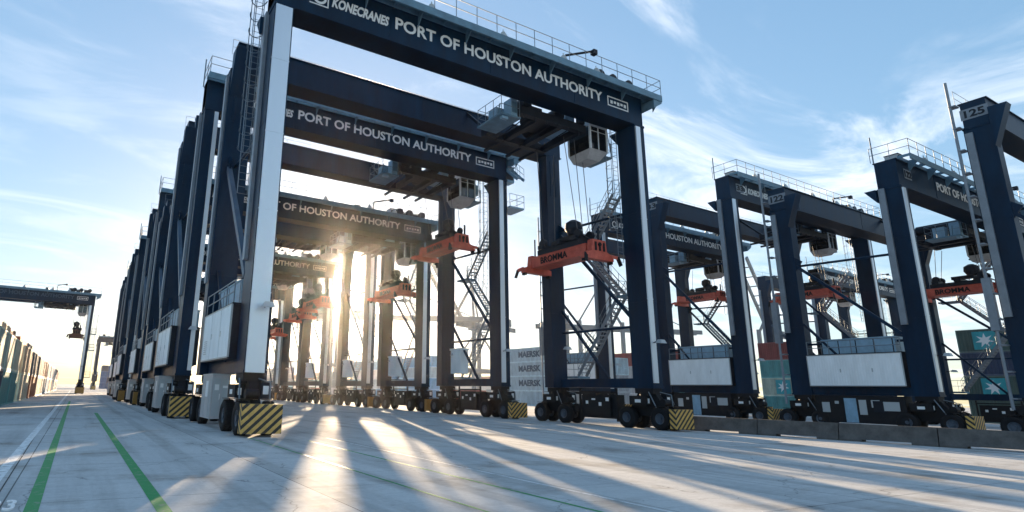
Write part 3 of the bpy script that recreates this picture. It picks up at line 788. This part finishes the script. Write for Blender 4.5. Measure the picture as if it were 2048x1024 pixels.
    if pipe:
        def pp(b):
            b.cyl((-.5, 9.15, 1.6), (-.5, 9.15, 22.6 + dz), .085, 8); z = 2.2
            while z < 21 + dz: b.box(-.6, 0, 8.85, 9.2, z, z + .08); z += 1.55
            b.box(-.7, -.3, 8.95, 9.35, 6.2, 9.4)
        put('cable_pipe', cached(('pipe', K), 'cable_pipe', [DUCT], pp), t)
    if skirt:
        def sk(b):
            b.box(-.25, .75, 1.75, 7.2, .42, 2.28, 0)
            b.box(-.27, -.25, 4.6, 5.35, .45, 2.1, 2)
            for (y, z, w, h) in ((2.1, 1.3, .9, .6), (4.0, 1.0, .45, 1.0), (3.2, 1.5, .5, .5), (6.3, 1.1, .5, .7), (5.7, 1.7, .25, .2)): b.box(-.27, -.25, y, y + w, z, z + h, 1)
            b.box(-.285, -.27, 3.0, 3.6, 1.2, 1.95, 3)
        put('equipment_box', cached('skirt', 'equipment_box', [BLACK, LAMPM, CABB, NAVY2], sk), t)
    put('ladder', cached(('lad', K), 'ladder', [RAIL], ladder_fn(10, 21.5 + dz)), t, (GG - .3, 1.45, 0))
    put('mast', cached(('mast', K), 'mast', [RAIL], lambda b: b.cyl((-.1, 1.3, 20.9 + dz), (-.1, 1.3, 22.9 + dz), .045, 6)), t)
    # stairs on the right
    xs = GG + 1.0
    s = put('stairs', cached('st1', 'stairs', [DUCT, RAIL], stair_fn(5.9, 11.6, 2.9, 8.2)), t, (xs, 0, 0))
    s = put('stairs', cached('st2', 'stairs', [DUCT, RAIL], stair_fn(3.1, 8.2, 6.9, 3.1)), t, (xs + .1, 0, 0))
    put('landing', cached('ld1', 'landing', [WALK, RAIL], landing_fn(-.1, 1.0, 2.0, 3.1, 8.2)), t, (xs, 0, 0))
    put('landing', cached('ld2', 'landing', [WALK, RAIL], landing_fn(-.1, 1.0, 5.9, 7.4, 11.6)), t, (xs, 0, 0))
    put('landing', cached('ld3', 'landing', [WALK, RAIL], landing_fn(-.1, 1.0, 6.7, 8.2, 3.1)), t, (xs, 0, 0))
    put('stairs', cached(('st3', K), 'stairs', [DUCT, RAIL], stair_fn(6.0, 11.6, 3.0, 15.2)), t, (xs + .1, 0, 0))
    if topstair:
        put('landing', cached('ldt', 'landing', [CABB, RAIL], landing_fn(0, 1.5, -.3, 1.5, 16.6)), t, (24.5, 0, 0))
        put('ladder', cached('ldtl', 'ladder', [RAIL], ladder_fn(14.4, 16.6)), t, (25.3, 1.5, 0))
        put('stairs', cached('stt', 'stairs', [CABB, RAIL], stair_fn(1.4, 20.9, -1.2, 18.6, .7)), t, (24.6, 0, 0))
        put('motor_box', cached('mbt', 'motor_box', [CABB, NAVY2], lambda b: (b.box(0, 1.0, 0, .8, 0, 1.3, 0), b.box(.1, .9, -.02, 0, .2, 1.1, 1), b.box(-.05, 1.05, -.05, .85, 1.3, 1.36, 1))), t, (24.5, .3, 18.9))
        put('motor_box', cached('mbt', 'motor_box', [CABB, NAVY2], lambda b: 0), t, (23.2, .1, 21.0))
    # trolley and cab
    tr = put('trolley', cached(('trol', K), 'trolley', [NAVY2, CABB], trolley_fn(dz)), t, (tx, 0, .1))
    put('service_deck', cached(('trd', K), 'service_deck', [WALK, RAIL, CABB], trolley_deck_fn(dz)), tr, (0, 0, .1))
    cb = put('operator_cab', cached(('cab', K), 'operator_cab', [CABW, CABB, BLACK, NAVY2, BEIGE], cab_fn(dz)), t, (tx + 6.2, 1.7, 0))
    put('window', cached(('cabg', K), 'window', [GLASS], cab_glass_fn(dz)), cb)
    put('access_deck', cached(('cabd', K), 'access_deck', [WALK, RAIL, CABB], cab_deck_fn(dz)), cb)
    # ropes
    if spr:
        hx = tx + sprx
        zt = 18.3 + dz; zb = sz + 1.85
        for (x, y) in ((.66, 2.9), (1.71, 2.9), (.66, 6.1), (1.71, 6.1), (1.1, 2.9)):
            MB().cyl((hx + x, y, zb), (hx + x - .9 + .5*(x > 1), y - .6*(y > 5), zt), .024, 5).build('hoist_rope', [ROPE], t)
        spreader((X + (sc[0] if sc else 1) * hx, Y + 1.7, sz), spr, dark=darkspr)
    return t

crane(5.66, 23.2, 'nearest and largest gantry crane, with a wide pale cover on its front left leg', 'H', 15.2, 10.0, deck=True, wide=True, cover='wide', ladder=True, group='main row of gantry cranes',
      spr='orange spreader with black cable basket hanging in the nearest crane, the largest in view')
crane(4.95, 36.3, 'second gantry crane of the main row, tall, with a white cabinet on its right sill', 'H', 14.7, 13.2, group='main row of gantry cranes', wide=True, sc=(1,1,1.02), whitecab=True, topstair=True, bump=('s', 's'),
      spr='orange spreader hanging high in the second crane of the row')
crane(5.3, 48.9, 'third gantry crane of the main row, lower than the second and right behind it', 'L', 16.1, 11.2, group='main row of gantry cranes', wide=True, bump=('y', 'y'), whitecab=True,
      spr='orange spreader hanging in the third crane, in the sun glare right of the sun')
crane(5.0, 60.6, 'fourth gantry crane of the main row, tall, its rear right leg beside the sun', 'H', 12.3, 11.0, group='main row of gantry cranes', bump=('y', 'y'), whitecab=True,
      spr='orange spreader hanging in the fourth crane, just left below the sun')
crane(4.45, 72.6, 'fifth gantry crane of the main row, a low one', 'L', 15.0, 11.0, group='main row of gantry cranes', wide=True, bump=('y', 'y'), whitecab=True,
      spr='orange spreader hanging in the fifth crane, far down the row')
crane(5.3, 84.5, 'sixth gantry crane of the main row, tall and far down the line', 'H', 14.0, 9.5, group='main row of gantry cranes', wide=True, bump=('y', 'y'),
      spr='small orange spreader just right of the nearest crane front left leg')
crane(5.3, 96.5, 'seventh gantry crane of the main row', 'L', 8.0, 12.0, group='main row of gantry cranes', wide=True, bump=('y', 'y'), text=None,
      spr='far orange spreader in the seventh crane')
crane(5.3, 108.5, 'eighth gantry crane of the main row, last of the close line', 'H', 10.0, 12.0, group='main row of gantry cranes', wide=True, bump=('y', 'y'), text=None)
crane(5.0, 235, 'lone gantry crane far beyond the main row, small on the horizon', 'L', 3.0, 12.0, group='far gantry cranes', text=None)
crane(-23.3, 126, 'far gantry crane spanning the container rows on the left edge', 'L', 15.6, 10.6, group='far gantry cranes', brand=False, dim_text=True, darkspr=True,
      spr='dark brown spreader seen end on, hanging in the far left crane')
# right row behind the barrier
G2 = 'gantry cranes behind the concrete barrier'
crane(48.5, 4.4, 'gantry crane 125, cut off by the right edge of the picture', 'H', 12, 12, group=G2, cover='narrow', pipe=True, skirt=True, number='125')
crane(48.5, 17.0, 'gantry crane 122, front right behind the barrier, with white power pack panel', 'L', 15.2, 11.4, group=G2, cover='narrow', pipe=True, skirt=True, number='122', brand=False,
      spr='orange spreader hanging in crane 122 near the right edge')
crane(48.6, 29.0, 'gantry crane 33, behind the barrier right of the nearest crane', 'H', 13.2, 12.4, group=G2, cover='narrow', pipe=True, skirt=True, number='33', sc=(1,1,1.02),
      spr='orange spreader hanging in crane 33, seen through the legs of crane 122')
crane(46.6, 42.0, 'gantry crane directly behind crane 33, largely hidden by it', 'H', 16.0, 13.8, group=G2, cover='narrow', pipe=True, skirt=True,
      spr='orange spreader hanging in the crane behind crane 33')
crane(93, 44, 'distant gantry crane of the far right block, seen through crane 122', 'H', 6, 13, group='far gantry cranes')

# ------------------------------------------------------------------ barrier
P0 = Vector((31.0, 26.2, 0)); P1 = Vector((35.0, -1.0, 0)); dr = (P1 - P0).normalized(); n = 0
def barrier_fn(b):
    prof = [(-.30, 0), (-.30, .08), (-.20, .32), (-.10, .80), (.10, .80), (.20, .32), (.30, .08), (.30, 0)]
    b.prism(prof, 'y', .02, .9, 0); b.prism(prof, 'y', 2.7, 3.6, 0)
    p2 = [(-.28, .10), (-.20, .32), (-.10, .795), (.10, .795), (.20, .32), (.28, .10)]
    b.prism(p2, 'y', .9, 2.7, 0)
bl = ['first concrete barrier block, beside the striped bumper of the nearest crane', 'second concrete barrier block from the nearest crane', 'third concrete barrier block, pale', 'fourth concrete barrier block, below crane 122',
      'fifth concrete barrier block, in front of the white cabinet labels', 'sixth concrete barrier block, stained brown', 'seventh concrete barrier block, at the right edge', 'eighth concrete barrier block, beyond the right edge']
k = 0; L = (P1 - P0).length
while n + 3.6 < L + 1:
    p = P0 + dr * n
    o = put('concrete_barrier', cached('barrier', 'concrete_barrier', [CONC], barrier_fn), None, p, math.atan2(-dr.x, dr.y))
    tag(o, bl[min(k, 7)], 'barrier', 'concrete barriers along the right'); n += 3.62; k += 1

# ------------------------------------------------------------------ containers
def cont_fn(L, doors=True):
    def fn(b):
        W, H = 2.44, 2.56
        # frame
        for x in (0, W - .12):
            for y in (0, L - .12): b.box(x, x + .12, y, y + .12, 0, H, 1)
        for x in (0, W - .1):
            b.box(x, x + .1, .12, L - .12, 0, .14, 1); b.box(x, x + .1, .12, L - .12, H - .1, H, 1)
        for y in (0, L - .1): b.box(.12, W - .12, y, y + .1, 0, .14, 1); b.box(.12, W - .12, y, y + .1, H - .1, H, 1)
        b.box(.1, W - .1, .1, L - .1, H - .06, H - .03, 0)
        # corrugated sides
        per = .28; m_ = int((L - .24) / per); per = (L - .24) / m_
        for (xa, xb) in ((.03, .07), (W - .03, W - .07)):
            pts = []
            for i in range(m_):
                a = .12 + i * per
                pts += [(xa, a), (xa, a + per*.3), (xb, a + per*.5), (xb, a + per*.8)]
            pts.append((xa, L - .12))
            b.add([(p[0], p[1], z) for p in pts for z in (.14, H - .1)], [(2*i, 2*i+2, 2*i+3, 2*i+1) for i in range(len(pts)-1)], 0)
        # ends
        for (y, y2) in ((.04, .07), (L - .04, L - .07)):
            b.box(.12, W/2 - .01, min(y, y2), max(y, y2), .14, H - .1, 0); b.box(W/2 + .01, W - .12, min(y, y2), max(y, y2), .14, H - .1, 0)
        for x in (.35, .9, 1.5, 2.05): b.cyl((x, .02, .1), (x, .02, H - .05), .022, 6, 1)
        for x in (.25, 1.45): b.box(x, x + .6, .005, .03, 1.0, 1.06, 1)
    return fn
CM = {}
def cmat(key, col):
    if key not in CM: CM[key] = mat('container_' + key, col, 0.5, var=0.3, vscale=1.3, streak=0.4)
    return CM[key]
COLS = {'grey-green': (0.36, 0.40, 0.33), 'beige': (0.55, 0.48, 0.36), 'teal': (0.07, 0.24, 0.24), 'navy': (0.02, 0.035, 0.08), 'dark red': (0.18, 0.03, 0.03), 'tan': (0.60, 0.38, 0.24),
        'blue': (0.04, 0.10, 0.22), 'white': (0.6, 0.62, 0.64), 'pale blue-grey': (0.36, 0.45, 0.50), 'orange': (0.42, 0.12, 0.05), 'grey': (0.3, 0.31, 0.33), 'light blue': (0.16, 0.32, 0.48), 'dark green': (0.05, 0.085, 0.075)}
def container(x, y, lvl, L, colk, label, group, words=None, star=False):
    t = thing('shipping_container', label, 'container', (x, y, lvl * 2.59), 0, group)
    c = cmat(colk.replace(' ', '_'), COLS[colk])
    key = ('cont', L)
    me = cached(key, 'body', [c, c], cont_fn(L))
    o = put('body', me, t)
    for i in range(2):
        o.material_slots[i].link = 'OBJECT'; o.material_slots[i].material = c if i == 0 else cmat(colk.replace(' ', '_') + '_frame', tuple(min(.7, v * 1.35 + .05) for v in COLS[colk]))
    if words:
        q = put('lettering', text_mesh(('w', words), words, 6.0, 1.15, .04, mt=cmat('word_blue', (0.03,0.07,0.12))), t, (-.02, L/2 + 3.2, .8)); q.rotation_euler = (0, 0, R_(-90))
    if star:
        tl = cmat('logo_teal', (0.03, 0.30, 0.34))
        def st_(b):
            b.box(-.02, .028, 0, 2.0, 0, 2.0, 0)
            n = 7; pts = []
            for i in range(14):
                r = .82 if i % 2 == 0 else .34; a = math.pi/2 + i * math.pi / 7
                pts.append((1 + r*math.cos(a), 1 + r*math.sin(a)))
            b.prism(pts, 'x', -.035, -.02, 1)
        put('emblem', cached('star', 'emblem', [tl, LETTER], st_), t, (0, (L - 3.4) if L > 7 else L/2 - 1.0, .28))
    return t
def stack(x, y, L, cols, where, group, **kw):
    names = ['bottom', 'second', 'third', 'fourth', 'fifth']
    for i, c in enumerate(cols):
        lvl = 'top' if i == len(cols) - 1 and i > 0 else names[i]
        container(x, y, i, L, c, '%s container, %s of the stack %s' % (c, lvl, where), group,
                  words=kw.get('words', {}).get(i), star=i in kw.get('star', ()))
GL = 'container rows on the left'
lay = [(38.0, 6.06, ['navy', 'grey-green'], 'at the very left edge'), (44.2, 6.06, ['navy', 'grey-green'], 'second from the left edge'), (50.4, 6.06, ['teal', 'grey-green'], 'third from the left edge'),
       (56.6, 6.06, ['teal', 'beige'], 'fourth from the left edge'), (65.5, 12.2, ['beige', 'tan'], 'with the tan box, mid left'), (80.0, 12.2, ['orange', 'navy'], 'with an orange base'),
       (94, 12.2, ['beige', 'navy'], 'before the far left crane'), (107.5, 12.2, ['grey', 'dark red'], 'under the far left crane'), (121, 12.2, ['light blue', 'grey'], 'just past the far left crane'),
       (136, 12.2, ['tan', 'blue'], 'far down the left row'), (151, 12.2, ['grey', 'grey'], 'farther down the left row'), (166, 12.2, ['beige', 'navy'], 'second last in the left row'), (182, 12.2, ['grey', 'dark red'], 'last in the left row')]
for (y, L_, cs, wh) in lay: stack(-7.04, y, L_, cs, wh, GL)
GL2 = 'second container row on the left'
for (y, L_, cs, wh) in [(66, 12.2, ['grey', 'blue', 'beige'], 'behind the left row, nearest the edge'), (79.5, 6.06, ['grey', 'beige', 'dark red'], 'behind the left row with the red top'), (93, 12.2, ['grey', 'blue', 'orange'], 'behind the left row, mid'),
                        (108, 12.2, ['tan', 'grey', 'navy'], 'behind the left row, under the far crane'), (124, 12.2, ['tan', 'grey'], 'behind the left row, far')]:
    stack(-9.7, y, L_, cs, wh, GL2)
GR = 'container stacks behind the main crane row'
stack(72.2, 77.3, 12.2, ['pale blue-grey'] * 4, 'lettered MAERSK right of the second crane', GR, words={1: 'MAERSK', 2: 'MAERSK', 3: 'MAERSK'})
stack(72.2, 63.5, 12.2, ['grey', 'grey', 'pale blue-grey'], 'between the right legs of the nearest crane', GR)
stack(72.2, 118, 12.2, ['light blue', 'light blue', 'pale blue-grey', 'light blue'], 'behind the second crane, left of its legs', GR)
stack(72.2, 134, 12.2, ['light blue', 'pale blue-grey', 'light blue', 'light blue'], 'behind the third crane, right side', GR)
stack(72.2, 150, 12.2, ['light blue', 'pale blue-grey', 'white', 'light blue'], 'behind the third crane, left side', GR)
stack(72.2, 172, 12.2, ['white', 'grey', 'grey'], 'behind the fourth crane', GR)
stack(72.2, 100, 12.2, ['dark red'], 'low behind the second crane', GR)
stack(72.2, 190, 12.2, ['dark red', 'white'], 'far behind the fifth crane', GR)
stack(72.2, 225, 12.2, ['light blue', 'light blue', 'blue', 'blue', 'light blue'], 'tall blue, beside the nearest front left leg', GR)
stack(72.2, 245, 12.2, ['grey', 'blue', 'grey', 'grey'], 'far behind, beside the tall blue stack', GR)
GR2 = 'container stacks behind the barrier'
stack(89, 16.5, 12.2, ['dark green', 'dark green', 'navy', 'dark green'], 'with white star emblems at the right edge', GR2, star=(1, 3))
stack(90, 46.2, 6.06, ['teal', 'grey-green', 'teal', 'dark red'], 'between crane 33 and crane 122', GR2, star=(1,))
stack(92, 56, 12.2, ['grey', 'teal', 'grey', 'dark red'], 'farther behind, left of the star stack', GR2)
stack(94, 76, 12.2, ['grey', 'grey', 'grey', 'dark red'], 'far behind the crane with hidden lettering', GR2)
GB = 'far blue container blocks'
stack(9.5, 300, 12.2, ['blue', 'blue', 'blue', 'navy'], 'far off, left of the crane row', GB)
stack(12.2, 300, 12.2, ['blue', 'navy', 'blue', 'blue'], 'far off, beside the leftmost blue stack', GB)
stack(14.9, 300, 12.2, ['navy', 'blue', 'blue', 'blue'], 'far off, third of the blue block', GB)
stack(9.8, 222, 12.2, ['blue'], 'single, low and nearer than the blue block', GB)
stack(12.6, 222, 12.2, ['blue'], 'single, beside the other low blue one', GB)

# ------------------------------------------------------------------ ship-to-shore cranes far behind
def sts(X, Y, rz, label, raised=False, hgt=1.0):
    t = thing('ship_crane', label, 'ship crane', (X, Y, 0), rz, 'ship cranes on the far quay')
    t.scale = (hgt, hgt, hgt)
    for (x, y) in ((0,0), (16,0), (0,24), (16,24)):
        put('leg', cached('stsleg', 'leg', [STSM], lambda b: b.box(-.9, .9, -.8, .8, 0, 42)), t, (x, y, 0))
    put('frame', cached('stsfr', 'frame', [STSM], lambda b: (b.box(0.9, 15.1, -.6, .6, 14, 16), b.box(.9, 15.1, 23.4, 24.6, 14, 16), b.box(-.7, .7, .8, 23.2, 14.2, 15.8), b.box(15.3, 16.7, .8, 23.2, 14.2, 15.8),
        b.bar((0,0,16),(0,24,40),.7,.7), b.bar((16,24,16),(16,0,40),.7,.7), b.bar((0,0,40),(8,8,62),1,1), b.bar((16,0,40),(8,8,62),1,1), b.bar((0,24,42),(8,8,62),.7,.7))), t)
    def girder(b):
        for x in (5, 10): b.box(x, x + 1.0, -2, 44, 38, 40.5)
        for i in range(12): b.box(6, 10, -2 + i*4, -1.5 + i*4, 38.6, 39.2)
        b.box(3.5, 12.5, 28, 38, 40.6, 45)
    put('girder', cached('stsgi', 'girder', [STSM], girder), t)
    if raised:
        put('boom', cached('stsb1', 'boom', [STSM], lambda b: (b.bar((5.5,-2,40),(5.5,-34,76),1,2), b.bar((10.5,-2,40),(10.5,-34,76),1,2), [b.bar((5.5,-2-i*4,40+i*4.5),(10.5,-2-i*4,40+i*4.5),.5,.5) for i in range(8)])), t)
    else:
        put('boom', cached('stsb0', 'boom', [STSM], lambda b: (b.box(5, 6, -50, -2, 38, 40.2), b.box(10, 11, -50, -2, 38, 40.2), b.bar((8, 8, 62), (8, -45, 40.4), .4, .4), b.bar((8, 8, 62), (8, -24, 40.4), .4, .4), [b.box(6, 10, -50 + i*4, -49.5 + i*4, 38.6, 39.2) for i in range(12)])), t)
    return t
sts(84, 168, R_(60), 'grey ship crane with lowered boom, behind the third and fourth cranes', hgt=.66)
sts(112, 170, R_(-75), 'grey ship crane with its boom raised, behind the second crane', raised=True, hgt=.64)
sts(150, 129, R_(70), 'pale ship crane seen under the sill of the nearest crane', hgt=.6)
sts(198, 114, R_(-80), 'pale ship crane with raised boom, between the nearest crane and crane 33', raised=True, hgt=.6)

# light masts and far buildings
def mast(X, Y, h, label):
    b = MB(); b.cyl((0,0,0), (0,0,h), .22, 8, 0, r2=.12); b.box(-1.2, 1.2, -.3, .3, h, h + .5)
    o = b.build('light_mast', [RAIL], None, (X, Y, 0)); tag(o, label, 'light mast', 'light masts')
mast(14, 330, 24, 'thin light mast on the horizon left of the crane row')
mast(84, 118, 17, 'thin light mast between the right legs of the second crane')
def shed(x, y, w, d, h, label):
    t = thing('warehouse', label, 'warehouse', (x, y, 0), 0, 'warehouses on the horizon')
    b = MB(); b.box(0, w, 0, d, 0, h)
    for i in range(int(w / 8)): b.box(2 + i*8, 6 + i*8, -.05, 0, .1, h*.55, 1)
    b.build('wall', [BEIGE, RAIL], t)
    MB().prism([(-1, h), (w + 1, h), (w/2, h + 4)], 'y', -1, d + 1).build('roof', [CM.get('dark_red') or RED], t)
shed(95, 330, 60, 30, 8, 'long low warehouse with red roof on the horizon behind the fourth crane')
shed(190, 300, 70, 30, 9, 'long low warehouse with red roof behind the nearest crane')
shed(330, 260, 80, 30, 9, 'low warehouse with red roof behind crane 33')
shed(-80, 520, 60, 30, 8, 'low warehouse far away on the left horizon')

# ------------------------------------------------------------------ haze
hz = MB(); hz.box(-400, 600, -40, 700, -1, 50)
VM = bpy.data.materials.new('haze_air'); VM.use_nodes = True
nt = VM.node_tree; nt.nodes.clear()
vo = nt.nodes.new('ShaderNodeOutputMaterial'); vp = nt.nodes.new('ShaderNodeVolumePrincipled')
vp.inputs['Color'].default_value = (0.92, 0.94, 0.97, 1); vp.inputs['Density'].default_value = HAZE; vp.inputs["Anisotropy"].default_value = 0.9
nt.links.new(vp.outputs[0], vo.inputs['Volume'])
hzo = hz.build('haze', [VM]); tag(hzo, None, None, kind='stuff')
